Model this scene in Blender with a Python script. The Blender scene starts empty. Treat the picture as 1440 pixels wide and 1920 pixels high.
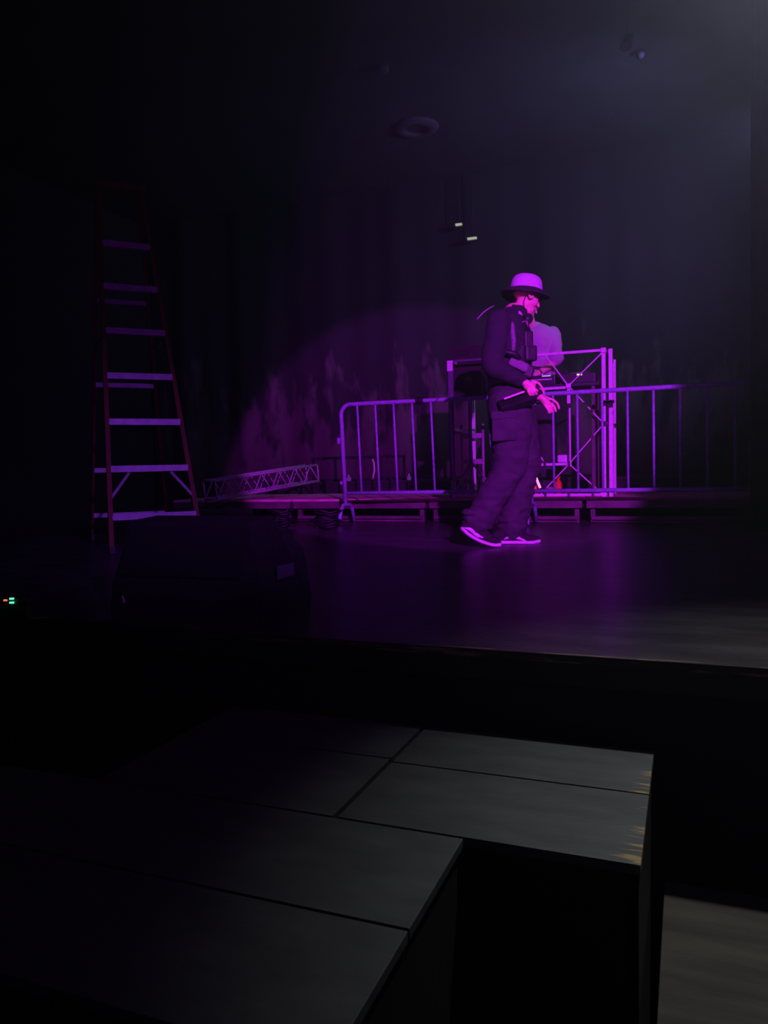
import bpy, bmesh, math, random
from mathutils import Vector, Matrix, noise
random.seed(7)
PI = math.pi
S = bpy.context.scene
C = S.collection
V = Vector

# ------------------------------------------------------------------ camera
F = 1440.0                      # focal length in pixels of the 1440x1920 frame
CZ = 0.517                      # camera height above the stage floor (z = 0)
YAW, PITCH, ROLL = math.radians(21.6), math.radians(3.16), math.radians(1.26)
fw = V((-math.sin(YAW) * math.cos(PITCH), math.cos(YAW) * math.cos(PITCH), -math.sin(PITCH)))
r0 = V((math.cos(YAW), math.sin(YAW), 0))
u0 = r0.cross(fw)
rt = r0 * math.cos(ROLL) - u0 * math.sin(ROLL)
up = rt.cross(fw)
CAM = V((0, 0, CZ))
cd = bpy.data.cameras.new('camera'); cam = bpy.data.objects.new('camera', cd); C.objects.link(cam)
cam.matrix_world = Matrix(((rt.x, up.x, -fw.x, 0), (rt.y, up.y, -fw.y, 0), (rt.z, up.z, -fw.z, CZ), (0, 0, 0, 1)))
cd.sensor_fit = 'VERTICAL'; cd.sensor_height = 36.0; cd.lens = 36.0 * F / 1920.0
cd.clip_start = 0.02; cd.clip_end = 100
S.camera = cam


def D(px, py, d):               # point on the sight line of a pixel at depth d
    return CAM + (fw + rt * ((px - 720) / F) + up * ((960 - py) / F)) * d


def atz(px, py, z):
    r = fw + rt * ((px - 720) / F) + up * ((960 - py) / F)
    return CAM + r * ((z - CZ) / r.z)


def aty(px, py, y):
    r = fw + rt * ((px - 720) / F) + up * ((960 - py) / F)
    return CAM + r * (y / r.y)


def flat(px, d, z=0.0):         # point at height z whose column is px at depth d
    p = D(px, 880, d)
    return V((p.x, p.y, z))


# ------------------------------------------------------------------ world, lights, exposure
w = bpy.data.worlds.new('world'); S.world = w; w.use_nodes = True
w.node_tree.nodes['Background'].inputs[0].default_value = (0.3, 0.25, 1.0, 1)
w.node_tree.nodes['Background'].inputs[1].default_value = 0.0002
S.view_settings.view_transform = 'Standard'; S.view_settings.look = 'None'
S.view_settings.exposure = 0.0; S.view_settings.gamma = 1.0; S.view_settings.use_curve_mapping = False


def spot(name, loc, target, energy, color, angle, blend, size=0.05):
    l = bpy.data.lights.new(name, 'SPOT'); l.energy = energy; l.color = color
    l.spot_size = math.radians(angle); l.spot_blend = blend; l.shadow_soft_size = size
    o = bpy.data.objects.new(name, l); C.objects.link(o); o.location = loc
    o.rotation_euler = (V(target) - V(loc)).to_track_quat('-Z', 'Y').to_euler()
    return o


def cxy(x, d, z):               # camera-plan coordinates (x right, d ahead) to world
    f2 = V((-math.sin(YAW), math.cos(YAW), 0)); r2 = V((math.cos(YAW), math.sin(YAW), 0))
    p = r2 * x + f2 * d; p.z = z
    return p


KEY = cxy(1.22, -3.0, 2.9)
spot('purple_key_spot', KEY, cxy(0.64, 7.2, 1.04), 5600, (0.55, 0.012, 1.0), 21.4, 0.16, 0.05)
spot('violet_wash', cxy(1.2, -2.5, 3.4), cxy(-0.2, 5.5, 0.2), 25, (0.30, 0.08, 1.0), 40, 0.9, 0.10)
spot('ladder_wash', cxy(2.0, -2.0, 2.4), cxy(-1.62, 5.15, 0.22), 700, (0.36, 0.05, 1.0), 19, 1.0, 0.08)
spot('white_beam', cxy(1.78, 3.3, 3.35), cxy(1.3, -1.6, 1.0), 420, (0.62, 0.74, 1.0), 70, 1.0, 0.06)
spot('white_step_light', cxy(1.30, 2.35, 3.3), cxy(1.26, 1.40, -0.24), 180, (0.97, 1.0, 0.98), 50, 1.0, 0.06)
spot('blue_back_wash', cxy(3.6, 7.0, 3.6), cxy(1.2, 10.9, 2.9), 260, (0.40, 0.42, 1.0), 120, 1.0, 0.10)

# ------------------------------------------------------------------ materials
MATS = {}


def mat(name, col, rough=0.6, metal=0.0, var=0.0, scale=6.0, bump=0.0, bscale=60.0, stretch=(1, 1, 1), spec=0.5):
    if name in MATS: return MATS[name]
    m = bpy.data.materials.new(name); m.use_nodes = True; nt = m.node_tree; b = nt.nodes['Principled BSDF']
    b.inputs['Base Color'].default_value = (*col, 1); b.inputs['Roughness'].default_value = rough
    b.inputs['Metallic'].default_value = metal; b.inputs['Specular IOR Level'].default_value = spec
    tc = nt.nodes.new('ShaderNodeTexCoord'); mp = nt.nodes.new('ShaderNodeMapping')
    mp.inputs['Scale'].default_value = stretch
    nt.links.new(tc.outputs['Object'], mp.inputs[0])
    if var:
        n = nt.nodes.new('ShaderNodeTexNoise'); n.inputs['Scale'].default_value = scale; n.inputs['Detail'].default_value = 6
        cr = nt.nodes.new('ShaderNodeValToRGB')
        cr.color_ramp.elements[0].position = 0.3; cr.color_ramp.elements[1].position = 0.7
        cr.color_ramp.elements[0].color = (*[c * (1 - var) for c in col], 1)
        cr.color_ramp.elements[1].color = (*[min(1, c * (1 + var)) for c in col], 1)
        nt.links.new(mp.outputs[0], n.inputs['Vector']); nt.links.new(n.outputs[0], cr.inputs[0])
        nt.links.new(cr.outputs[0], b.inputs['Base Color'])
    if bump:
        n2 = nt.nodes.new('ShaderNodeTexNoise'); n2.inputs['Scale'].default_value = bscale; n2.inputs['Detail'].default_value = 4
        bp = nt.nodes.new('ShaderNodeBump'); bp.inputs['Strength'].default_value = bump; bp.inputs['Distance'].default_value = 0.01
        nt.links.new(mp.outputs[0], n2.inputs['Vector']); nt.links.new(n2.outputs[0], bp.inputs['Height'])
        nt.links.new(bp.outputs[0], b.inputs['Normal'])
    MATS[name] = m
    return m


def glow(name, col, strength):
    m = bpy.data.materials.new(name); m.use_nodes = True; b = m.node_tree.nodes['Principled BSDF']
    b.inputs['Base Color'].default_value = (*col, 1)
    b.inputs['Emission Color'].default_value = (*col, 1); b.inputs['Emission Strength'].default_value = strength
    return m


def mix_mask(m, col2, build):   # put a second colour where the mask node graph says so
    nt = m.node_tree; b = nt.nodes['Principled BSDF']
    mx = nt.nodes.new('ShaderNodeMix'); mx.data_type = 'RGBA'
    src = b.inputs['Base Color']
    if src.is_linked:
        nt.links.new(src.links[0].from_socket, mx.inputs[6])
    else:
        mx.inputs[6].default_value = src.default_value
    mx.inputs[7].default_value = (*col2, 1)
    nt.links.new(build(nt), mx.inputs[0]); nt.links.new(mx.outputs[2], src)


def math_node(nt, op, a, b=None, clamp=False):
    n = nt.nodes.new('ShaderNodeMath'); n.operation = op; n.use_clamp = clamp
    for i, x in enumerate((a, b)):
        if x is None: continue
        if isinstance(x, (int, float)): n.inputs[i].default_value = x
        else: nt.links.new(x, n.inputs[i])
    return n.outputs[0]


M_floor = mat('black_stage_paint', (0.06, 0.055, 0.06), 0.30, 0, 0.45, 3.0, 0.3, 25, (1, 3, 1), 0.12)
M_wall = mat('dark_backdrop_cloth', (0.15, 0.10, 0.13), 0.95, 0, 0.0, 1, 0.2, 30)
M_black = mat('black_masonry', (0.012, 0.012, 0.014), 0.9, 0, 0.3, 4, 0.2, 20)
M_ceil = mat('black_ceiling', (0.038, 0.036, 0.04), 0.9, 0, 0.3, 2, 0.1, 20)
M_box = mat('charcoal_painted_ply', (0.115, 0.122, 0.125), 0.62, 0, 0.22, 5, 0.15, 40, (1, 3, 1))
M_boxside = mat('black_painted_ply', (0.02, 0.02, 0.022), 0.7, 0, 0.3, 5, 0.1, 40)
M_grey = mat('weathered_grey_boards', (0.066, 0.060, 0.050), 0.8, 0, 0.45, 2.2, 0.3, 30, (1, 7, 1))
M_steel = mat('galvanised_steel', (0.36, 0.50, 0.60), 0.5, 0.0, 0.2, 25, 0.05, 80)
M_alu = mat('bright_aluminium', (0.88, 0.88, 0.88), 0.4, 0.0, 0.1, 30)
M_alu2 = mat('dull_aluminium', (0.40, 0.40, 0.42), 0.5, 0.0, 0.2, 20)
M_dim = mat('slate_steel_and_shaded_alu', (0.11, 0.14, 0.15), 0.5, 0, 0.2, 20)  # booth aluminium with the person's shadow painted in; also plain yoke steel
M_fib = mat('orange_fibreglass', (0.20, 0.05, 0.012), 0.6, 0, 0.3, 12)
M_step = mat('ladder_tread_aluminium', (0.55, 0.55, 0.62), 0.5, 0.2, 0.2, 20)
M_riser = mat('riser_frame_black_steel', (0.13, 0.10, 0.10), 0.5, 0.0, 0.4, 8)
M_deck = mat('riser_plywood_deck', (0.80, 0.5, 0.48), 0.7, 0, 0.25, 6, 0.1, 30)
M_plas = mat('black_plastic', (0.02, 0.02, 0.023), 0.45, 0, 0.2, 10)
M_blackbox = mat('black_carpeted_cabinet', (0.022, 0.020, 0.018), 0.85, 0, 0.4, 40, 0.3, 200)
M_grille = mat('black_metal_grille', (0.03, 0.028, 0.026), 0.5, 0.5, 0.5, 300, 0.6, 400)
M_skin = mat('skin', (0.90, 0.55, 0.42), 0.5, 0, 0.08, 20, 0.05, 150)
M_lip = mat('lips', (0.65, 0.25, 0.22), 0.45)
M_hair = mat('dark_hair', (0.02, 0.015, 0.012), 0.6, 0, 0.3, 80, 0.5, 200)
M_shirt = mat('charcoal_knit', (0.022, 0.035, 0.026), 0.9, 0, 0.15, 30, 0.3, 120)
M_pants = mat('washed_black_canvas', (0.048, 0.065, 0.05), 0.88, 0, 0.22, 14, 0.4, 60)
M_white = mat('white_cotton', (0.50, 0.5, 0.5), 0.85, 0, 0.06, 8, 0.2, 60)
M_hat = mat('pale_hat_canvas', (0.60, 0.55, 0.66), 0.85, 0, 0.04, 20, 0.15, 200)
M_brim = mat('black_hat_canvas', (0.022, 0.022, 0.024), 0.85, 0, 0.2, 40, 0.2, 200)
M_nylon = mat('black_nylon', (0.012, 0.013, 0.013), 0.5, 0, 0.3, 20, 0.3, 80)
M_nylon2 = mat('grey_webbing', (0.20, 0.2, 0.2), 0.6, 0, 0.3, 60, 0.3, 200)
M_rubber = mat('white_rubber_sole', (0.75, 0.72, 0.75), 0.6, 0, 0.08, 20)
M_suede = mat('black_suede', (0.018, 0.017, 0.018), 0.85, 0, 0.3, 40, 0.3, 200)
M_strp = mat('white_leather_and_highlight', (0.8, 0.75, 0.8), 0.5, 0, 0.25, 60)
M_orange = mat('orange_plastic', (0.95, 0.16, 0.03), 0.5, 0, 0.15, 15)
M_cloth_black = mat('black_drape', (0.03, 0.033, 0.022), 0.95, 0, 0.3, 10, 0.2, 60)
M_steelpipe = mat('dark_pipe', (0.03, 0.025, 0.035), 0.5, 0.3)
M_pink = mat('pale_cable_sleeve', (0.75, 0.45, 0.55), 0.6)
M_cream = mat('off_white_plaster', (0.10, 0.06, 0.10), 0.8)
M_gold = mat('polished_metal', (0.9, 0.8, 0.7), 0.2, 0.9)
M_glass = mat('dark_lens', (0.02, 0.02, 0.02), 0.12, 0.0)
G_green = glow('green_led', (0.05, 1.0, 0.25), 5.0)
G_red = glow('red_led', (1.0, 0.08, 0.03), 3.0)
G_yel = glow('yellow_green_led', (0.75, 1.0, 0.15), 2.0)
G_cyan = glow('pale_blue_led', (0.5, 0.7, 1.0), 1.0)
G_strip = glow('pink_tube_glow', (1.0, 0.28, 0.75), 1.6)
G_lamp = glow('pale_lamp_glow', (0.7, 0.75, 0.5), 0.55)

# backdrop: tall dark blotches, denser towards the top
M_wall2 = mat('mottled_backdrop', (0.14, 0.10, 0.11), 0.95, 0, 0, 1, 0.3, 20)


def mottled(nt):
    tc = nt.nodes.new('ShaderNodeTexCoord'); mp = nt.nodes.new('ShaderNodeMapping'); mp.inputs['Scale'].default_value = (2.6, 1, 0.9)
    n = nt.nodes.new('ShaderNodeTexNoise'); n.inputs['Scale'].default_value = 1.3; n.inputs['Detail'].default_value = 7; n.inputs['Roughness'].default_value = 0.62
    nt.links.new(tc.outputs['Object'], mp.inputs[0]); nt.links.new(mp.outputs[0], n.inputs['Vector'])
    sx = nt.nodes.new('ShaderNodeSeparateXYZ'); nt.links.new(tc.outputs['Object'], sx.inputs[0])
    h = math_node(nt, 'MULTIPLY', math_node(nt, 'SUBTRACT', sx.outputs[2], 1.25), 0.16)
    a = math_node(nt, 'ADD', n.outputs[0], h)
    return math_node(nt, 'MULTIPLY', math_node(nt, 'SUBTRACT', a, 0.47), 9.0, True)


mix_mask(M_wall2, (0.03, 0.022, 0.03), mottled)


# ------------------------------------------------------------------ mesh builder
class MB:
    def __init__(s): s.v = []; s.f = []; s.sm = []

    def add(s, vs, fs, smooth=True):
        k = len(s.v); s.v += [V(x) for x in vs]
        s.f += [[i + k for i in f] for f in fs]; s.sm += [smooth] * len(fs)
        return s

    def box(s, c, size, ax=None, bevel=0.0):
        ax = ax or (V((1, 0, 0)), V((0, 1, 0)), V((0, 0, 1)))
        c = V(c); h = [x / 2 for x in size]
        if not bevel:
            vs = [c + ax[0] * (h[0] * i) + ax[1] * (h[1] * j) + ax[2] * (h[2] * k) for i in (-1, 1) for j in (-1, 1) for k in (-1, 1)]
            return s.add(vs, [(0, 1, 3, 2), (4, 6, 7, 5), (0, 4, 5, 1), (2, 3, 7, 6), (0, 2, 6, 4), (1, 5, 7, 3)], False)
        bm = bmesh.new(); bmesh.ops.create_cube(bm, size=1)
        for v in bm.verts: v.co = V((v.co.x * size[0], v.co.y * size[1], v.co.z * size[2]))
        bmesh.ops.bevel(bm, geom=bm.edges[:], offset=bevel, segments=2, affect='EDGES', profile=0.6)
        vs = [c + ax[0] * v.co.x + ax[1] * v.co.y + ax[2] * v.co.z for v in bm.verts]
        bm.verts.index_update(); fs = [[v.index for v in f.verts] for f in bm.faces]; bm.free()
        return s.add(vs, fs, False)

    def bar(s, a, b, wx, wz, upv=V((0, 0, 1))):      # rectangular bar from a to b
        a, b = V(a), V(b); t = (b - a).normalized()
        x = t.cross(upv)
        if x.length < 1e-4: x = t.cross(V((0, 1, 0)))
        x.normalize(); z = x.cross(t)
        return s.box((a + b) / 2, (wx, (b - a).length, wz), (x, t, z))

    def tube(s, pts, r, n=10, closed=False):
        pts = [V(p) for p in pts]; m = len(pts)
        rs = r if isinstance(r, (list, tuple)) else [r] * m
        t0 = (pts[1] - pts[0]).normalized(); u = t0.orthogonal().normalized(); vs = []; fs = []
        for i, p in enumerate(pts):
            if closed: t = (pts[(i + 1) % m] - pts[i - 1]).normalized()
            elif i == 0: t = t0
            elif i == m - 1: t = (pts[-1] - pts[-2]).normalized()
            else: t = ((pts[i + 1] - p).normalized() + (p - pts[i - 1]).normalized()).normalized()
            u = (u - t * u.dot(t)).normalized(); w_ = t.cross(u)
            vs += [p + (u * math.cos(2 * PI * k / n) + w_ * math.sin(2 * PI * k / n)) * rs[i] for k in range(n)]
        for i in range(m if closed else m - 1):
            j = (i + 1) % m
            fs += [(i * n + k, i * n + (k + 1) % n, j * n + (k + 1) % n, j * n + k) for k in range(n)]
        if not closed: fs += [list(range(n))[::-1], [(m - 1) * n + k for k in range(n)]]
        return s.add(vs, fs)

    def ell(s, c, rad, ax=None, n=20, m=12):
        ax = ax or (V((1, 0, 0)), V((0, 1, 0)), V((0, 0, 1))); c = V(c); vs = []; fs = []
        for i in range(m + 1):
            th = PI * i / m
            for k in range(n):
                ph = 2 * PI * k / n
                vs.append(c + ax[0] * (rad[0] * math.sin(th) * math.cos(ph)) + ax[1] * (rad[1] * math.sin(th) * math.sin(ph)) + ax[2] * (rad[2] * math.cos(th)))
        for i in range(m):
            fs += [(i * n + k, (i + 1) * n + k, (i + 1) * n + (k + 1) % n, i * n + (k + 1) % n) for k in range(n)]
        return s.add(vs, fs)

    def loft(s, rows, side, n=20, sub=5, cap=True):   # rows: (point, ra along side, rb across)
        P_, A, B = [], [], []
        m = len(rows)
        for i in range(m - 1):
            p = [V(rows[max(0, min(m - 1, i + k))][0]) for k in (-1, 0, 1, 2)]
            for q in range(sub):
                t = q / sub
                P_.append(0.5 * ((2 * p[1]) + (p[2] - p[0]) * t + (2 * p[0] - 5 * p[1] + 4 * p[2] - p[3]) * t * t + (3 * p[1] - p[0] - 3 * p[2] + p[3]) * t ** 3))
                e = t * t * (3 - 2 * t)
                A.append(rows[i][1] * (1 - e) + rows[i + 1][1] * e); B.append(rows[i][2] * (1 - e) + rows[i + 1][2] * e)
        P_.append(V(rows[-1][0])); A.append(rows[-1][1]); B.append(rows[-1][2])
        if cap:
            t0 = (P_[0] - P_[1]).normalized(); t1 = (P_[-1] - P_[-2]).normalized()
            k0, k1 = min(A[0], B[0]), min(A[-1], B[-1])
            pre = [(P_[0] + t0 * k0 * math.sin(a), A[0] * math.cos(a), B[0] * math.cos(a)) for a in (1.45, 1.1, 0.7, 0.35)]
            post = [(P_[-1] + t1 * k1 * math.sin(a), A[-1] * math.cos(a), B[-1] * math.cos(a)) for a in (0.35, 0.7, 1.1, 1.45)]
            P_ = [x[0] for x in pre] + P_ + [x[0] for x in post]
            A = [x[1] for x in pre] + A + [x[1] for x in post]; B = [x[2] for x in pre] + B + [x[2] for x in post]
        vs, fs = [], []; M_ = len(P_)
        for i, p in enumerate(P_):
            t = (P_[min(i + 1, M_ - 1)] - P_[max(i - 1, 0)]).normalized()
            u = (side - t * side.dot(t)).normalized(); w_ = t.cross(u)
            vs += [p + u * (A[i] * math.cos(2 * PI * k / n)) + w_ * (B[i] * math.sin(2 * PI * k / n)) for k in range(n)]
        for i in range(M_ - 1):
            fs += [(i * n + k, i * n + (k + 1) % n, (i + 1) * n + (k + 1) % n, (i + 1) * n + k) for k in range(n)]
        fs += [list(range(n))[::-1], [(M_ - 1) * n + k for k in range(n)]]
        return s.add(vs, fs)

    def build(s, name, m, parent=None, origin=None, label=None):
        if parent is not None:
            r = parent
            while r.parent: r = r.parent
            off = V(r.location)
        elif origin is not None: off = V(origin)
        else:
            off = V((sum(v.x for v in s.v) / len(s.v), sum(v.y for v in s.v) / len(s.v), min(v.z for v in s.v)))
        me = bpy.data.meshes.new(name); me.from_pydata([v - off for v in s.v], [], s.f); me.update()
        me.polygons.foreach_set('use_smooth', s.sm)
        bm = bmesh.new(); bm.from_mesh(me); bmesh.ops.recalc_face_normals(bm, faces=bm.faces); bm.to_mesh(me); bm.free()
        me.materials.append(m)
        o = bpy.data.objects.new(name, me); C.objects.link(o)
        if parent is not None: o.parent = parent
        else: o.location = off
        if label: o['label'] = label
        return o

    def remesh(s, voxel, smooth=6):                   # union everything into one continuous skin
        me = bpy.data.meshes.new('tmp'); me.from_pydata(s.v, [], s.f)
        bm = bmesh.new(); bm.from_mesh(me); bmesh.ops.remove_doubles(bm, verts=bm.verts, dist=1e-6)
        bmesh.ops.recalc_face_normals(bm, faces=bm.faces); bm.to_mesh(me); bm.free()
        o = bpy.data.objects.new('tmp', me); C.objects.link(o)
        rm = o.modifiers.new('r', 'REMESH'); rm.mode = 'VOXEL'; rm.voxel_size = voxel
        if smooth:
            sm = o.modifiers.new('s', 'SMOOTH'); sm.iterations = smooth; sm.factor = 0.5
        dg = bpy.context.evaluated_depsgraph_get(); dg.update()
        e = bpy.data.meshes.new_from_object(o.evaluated_get(dg))
        r = MB(); r.v = [v.co.copy() for v in e.vertices]; r.f = [list(p.vertices) for p in e.polygons]; r.sm = [True] * len(r.f)
        nrm = [v.normal.copy() for v in e.vertices]
        r.n = nrm
        bpy.data.objects.remove(o); bpy.data.meshes.remove(me); bpy.data.meshes.remove(e)
        return r

    def wrinkle(s, amp, sc, stretch=(1, 1, 1), zr=None):
        for i, v in enumerate(s.v):
            q = V((v.x * sc * stretch[0], v.y * sc * stretch[1], v.z * sc * stretch[2]))
            k = 1.0 - 2.0 * abs(noise.noise(q)) + 0.5 * noise.noise(q * 2.3)
            a = amp
            if zr: a *= max(0.25, min(1.6, zr(v)))
            s.v[i] = v + s.n[i] * (k * a)
        return s


def empty(name, loc, label, cat, group=None):
    o = bpy.data.objects.new(name, None); C.objects.link(o); o.location = loc; o.empty_display_size = 0.1
    o['label'] = label; o['category'] = cat
    if group: o['group'] = group
    return o


def tag(o, label, cat, group=None, kind=None):
    o['label'] = label; o['category'] = cat
    if group: o['group'] = group
    if kind: o['kind'] = kind
    return o


def struct(name, mb, m):
    o = mb.build(name, m); o['kind'] = 'structure'
    return o


# ------------------------------------------------------------------ the setting
EDGE_Y = aty(903, 1218, 1).y * 0 + atz(903, 1218, 0).y      # front edge of the stage, parallel to X
WALL_Y, X0, X1, CEIL = 10.9, -8.5, 5.2, 4.7
ZT = -0.236                                                 # tops of the charcoal step boxes
ZG = -0.577                                                 # top of the low grey step
ZF = -1.05                                                  # audience floor
struct('floor', MB().box(((X0 + X1) / 2, (EDGE_Y + 0.02 + WALL_Y) / 2, -0.04), (X1 - X0, WALL_Y - EDGE_Y - 0.02, 0.08)), M_floor)
struct('floor', MB().box(((X0 + X1) / 2, (EDGE_Y - 5) / 2, ZF - 0.05), (X1 - X0, EDGE_Y + 5, 0.1)), M_black)
struct('wall_stage_front', MB().box(((X0 + X1) / 2, EDGE_Y + 0.05, (ZF - 0.085) / 2), (X1 - X0, 0.06, -ZF - 0.085)), M_black)
M_nose = mat('worn_black_edge', (0.035, 0.03, 0.034), 0.45, 0, 0.3, 5)


def chips(nt):
    tc = nt.nodes.new('ShaderNodeTexCoord'); mp = nt.nodes.new('ShaderNodeMapping'); mp.inputs['Scale'].default_value = (3.2, 60, 40)
    n = nt.nodes.new('ShaderNodeTexNoise'); n.inputs['Scale'].default_value = 1.0; n.inputs['Detail'].default_value = 8; n.inputs['Roughness'].default_value = 0.75
    nt.links.new(tc.outputs['Object'], mp.inputs[0]); nt.links.new(mp.outputs[0], n.inputs['Vector'])
    sx = nt.nodes.new('ShaderNodeSeparateXYZ'); nt.links.new(tc.outputs['Object'], sx.inputs[0])
    h = math_node(nt, 'MULTIPLY', math_node(nt, 'SUBTRACT', sx.outputs[0], 1.0), 0.07)
    a = math_node(nt, 'ADD', n.outputs[0], h)
    return math_node(nt, 'MULTIPLY', math_node(nt, 'SUBTRACT', a, 0.53), 18.0, True)


mix_mask(M_nose, (0.42, 0.30, 0.17), chips)
struct('trim_1', MB().box(((X0 + X1) / 2, EDGE_Y + 0.011, -0.011), (X1 - X0, 0.018, 0.022), None), M_nose)
struct('trim_2', MB().box(((X0 + X1) / 2, EDGE_Y + 0.012, -0.054), (X1 - X0, 0.014, 0.062)), M_boxside)
bk = MB(); N = 260                                           # cloth backdrop hung in shallow folds
for i in range(N + 1):
    x = X0 + 0.06 + (X1 - X0 - 0.12) * i / N
    dy = 0.05 * math.sin(x * 5.1) + 0.025 * math.sin(x * 11.7 + 1)
    bk.v += [V((x, WALL_Y - 0.15 + dy, 0.02)), V((x, WALL_Y - 0.15 + dy * 0.4, CEIL - 0.05))]
    bk.v += [V((x, WALL_Y - 0.14 + dy, 0.02)), V((x, WALL_Y - 0.14 + dy * 0.4, CEIL - 0.05))]
for i in range(N):
    a = i * 4; b = a + 4
    bk.f += [[a, b, b + 1, a + 1], [a + 3, b + 3, b + 2, a + 2], [a + 1, b + 1, b + 3, a + 3], [a + 2, b + 2, b, a]]
bk.sm = [True] * len(bk.f)
o = bk.build('backdrop', M_wall2, origin=(0, WALL_Y - 0.15, 0))
tag(o, 'mottled backdrop cloth hanging across the rear of the stage', 'backdrop')
struct('wall_back', MB().box(((X0 + X1) / 2, WALL_Y + 0.05, (CEIL + ZF) / 2), (X1 - X0, 0.1, CEIL - ZF)), M_wall)
struct('wall_left', MB().box((X0 - 0.05, (WALL_Y - 5) / 2, (CEIL + ZF) / 2), (0.1, WALL_Y + 5, CEIL - ZF)), M_black)
struct('wall_right', MB().box((X1 + 0.05, (WALL_Y - 5) / 2, (CEIL + ZF) / 2), (0.1, WALL_Y + 5, CEIL - ZF)), M_black)
struct('ceiling', MB().box(((X0 + X1) / 2, (WALL_Y - 5) / 2, CEIL + 0.05), (X1 - X0, WALL_Y + 5, 0.1)), M_ceil)

# side curtain at the right of the stage
cu = MB(); c0 = flat(1408, 5.2); c1 = flat(1640, 5.6)
for i in range(121):
    t = i / 120; p = c0.lerp(c1, t); k = 0.05 * math.sin(t * 46) + 0.02 * math.sin(t * 97)
    q = p + V((-math.sin(YAW), math.cos(YAW), 0)) * k
    for z in (0.04, 2.2, CEIL - 0.1):
        cu.v += [V((q.x, q.y, z)), V((q.x, q.y + 0.012, z))]
for i in range(120):
    a = i * 6; b = a + 6
    for k in (0, 2):
        cu.f += [[a + k, b + k, b + k + 2, a + k + 2], [a + k + 1, a + k + 3, b + k + 3, b + k + 1]]
    cu.f += [[a, a + 1, b + 1, b], [a + 4, b + 4, b + 5, a + 5]]
cu.f += [[0, 2, 3, 1], [2, 4, 5, 3]]
cu.sm = [True] * len(cu.f)
tag(cu.build('side_curtain', M_cloth_black, origin=(c0.x, c0.y, 0.04)), 'dark olive pleated side curtain at the right edge of the stage', 'curtain')

# haze filling the room
hm = bpy.data.materials.new('haze'); hm.use_nodes = True; nt = hm.node_tree; nt.nodes.remove(nt.nodes['Principled BSDF'])
vs = nt.nodes.new('ShaderNodeVolumeScatter'); vs.inputs['Color'].default_value = (1, 1, 1, 1)
vs.inputs['Density'].default_value = 0.02; vs.inputs['Anisotropy'].default_value = 0.7
nt.links.new(vs.outputs[0], nt.nodes['Material Output'].inputs['Volume'])
hz = MB().box(((X0 + X1) / 2, 3.6, 2.36), (X1 - X0 - 0.1, 13.6, 4.64)).build('haze', hm)
tag(hz, 'thin stage haze hanging in the whole room', 'haze', kind='stuff')

# ------------------------------------------------------------------ foreground step boxes
a0 = atz(798, 1364, ZT); a1 = atz(1237, 1405, ZT); a2 = atz(1200, 1624, ZT); a3 = atz(622, 1531, ZT)
XA0, XA1 = (a0.x + a3.x) / 2, (a1.x + a2.x) / 2
YA1, YA0 = EDGE_Y - 0.012, (a2.y + a3.y) / 2
cR = atz(865, 1577, ZT); cB = atz(680, 1920, ZT); XC1 = (cR.x + cB.x) / 2
YC0 = atz(235, 1897, ZT).y
XB0 = XA0 - (XA1 - XA0) * 1.02
YS = atz(900, 1449, ZT).y
YS2 = atz(600, 1708, ZT).y
M_boxw = mat('charcoal_ply_chipped_to_wood', (0.115, 0.122, 0.125), 0.6, 0, 0.2, 5, 0.15, 40, (1, 3, 1))


def chip2(nt):
    tc = nt.nodes.new('ShaderNodeTexCoord'); mp = nt.nodes.new('ShaderNodeMapping'); mp.inputs['Scale'].default_value = (9, 75, 1)
    n = nt.nodes.new('ShaderNodeTexNoise'); n.inputs['Scale'].default_value = 1.0; n.inputs['Detail'].default_value = 5; n.inputs['Roughness'].default_value = 0.6
    nt.links.new(tc.outputs['Object'], mp.inputs[0]); nt.links.new(mp.outputs[0], n.inputs['Vector'])
    sx = nt.nodes.new('ShaderNodeSeparateXYZ'); nt.links.new(tc.outputs['Object'], sx.inputs[0])
    hx = math_node(nt, 'MULTIPLY', math_node(nt, 'SUBTRACT', sx.outputs[0], (XA1 - XA0) / 2 - 0.085), 4.2, True)
    hy = math_node(nt, 'MULTIPLY', math_node(nt, 'SUBTRACT', math_node(nt, 'MULTIPLY', sx.outputs[1], -1), 0.02), 2.0)
    hy = math_node(nt, 'MINIMUM', hy, 0.55)
    edge = math_node(nt, 'MULTIPLY', math_node(nt, 'SUBTRACT', math_node(nt, 'MULTIPLY', sx.outputs[1], -1), (YA1 - YA0) / 2 - 0.02), 9.0, True)
    ex = math_node(nt, 'MULTIPLY', edge, math_node(nt, 'MULTIPLY', math_node(nt, 'ADD', sx.outputs[0], 0.15), 1.0, True))
    a = math_node(nt, 'ADD', math_node(nt, 'ADD', n.outputs[0], math_node(nt, 'MULTIPLY', hx, math_node(nt, 'ADD', hy, 0.55))), ex)
    return math_node(nt, 'MULTIPLY', math_node(nt, 'SUBTRACT', a, 0.70), 12.0, True)


mix_mask(M_boxw, (0.50, 0.36, 0.17), chip2)


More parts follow.
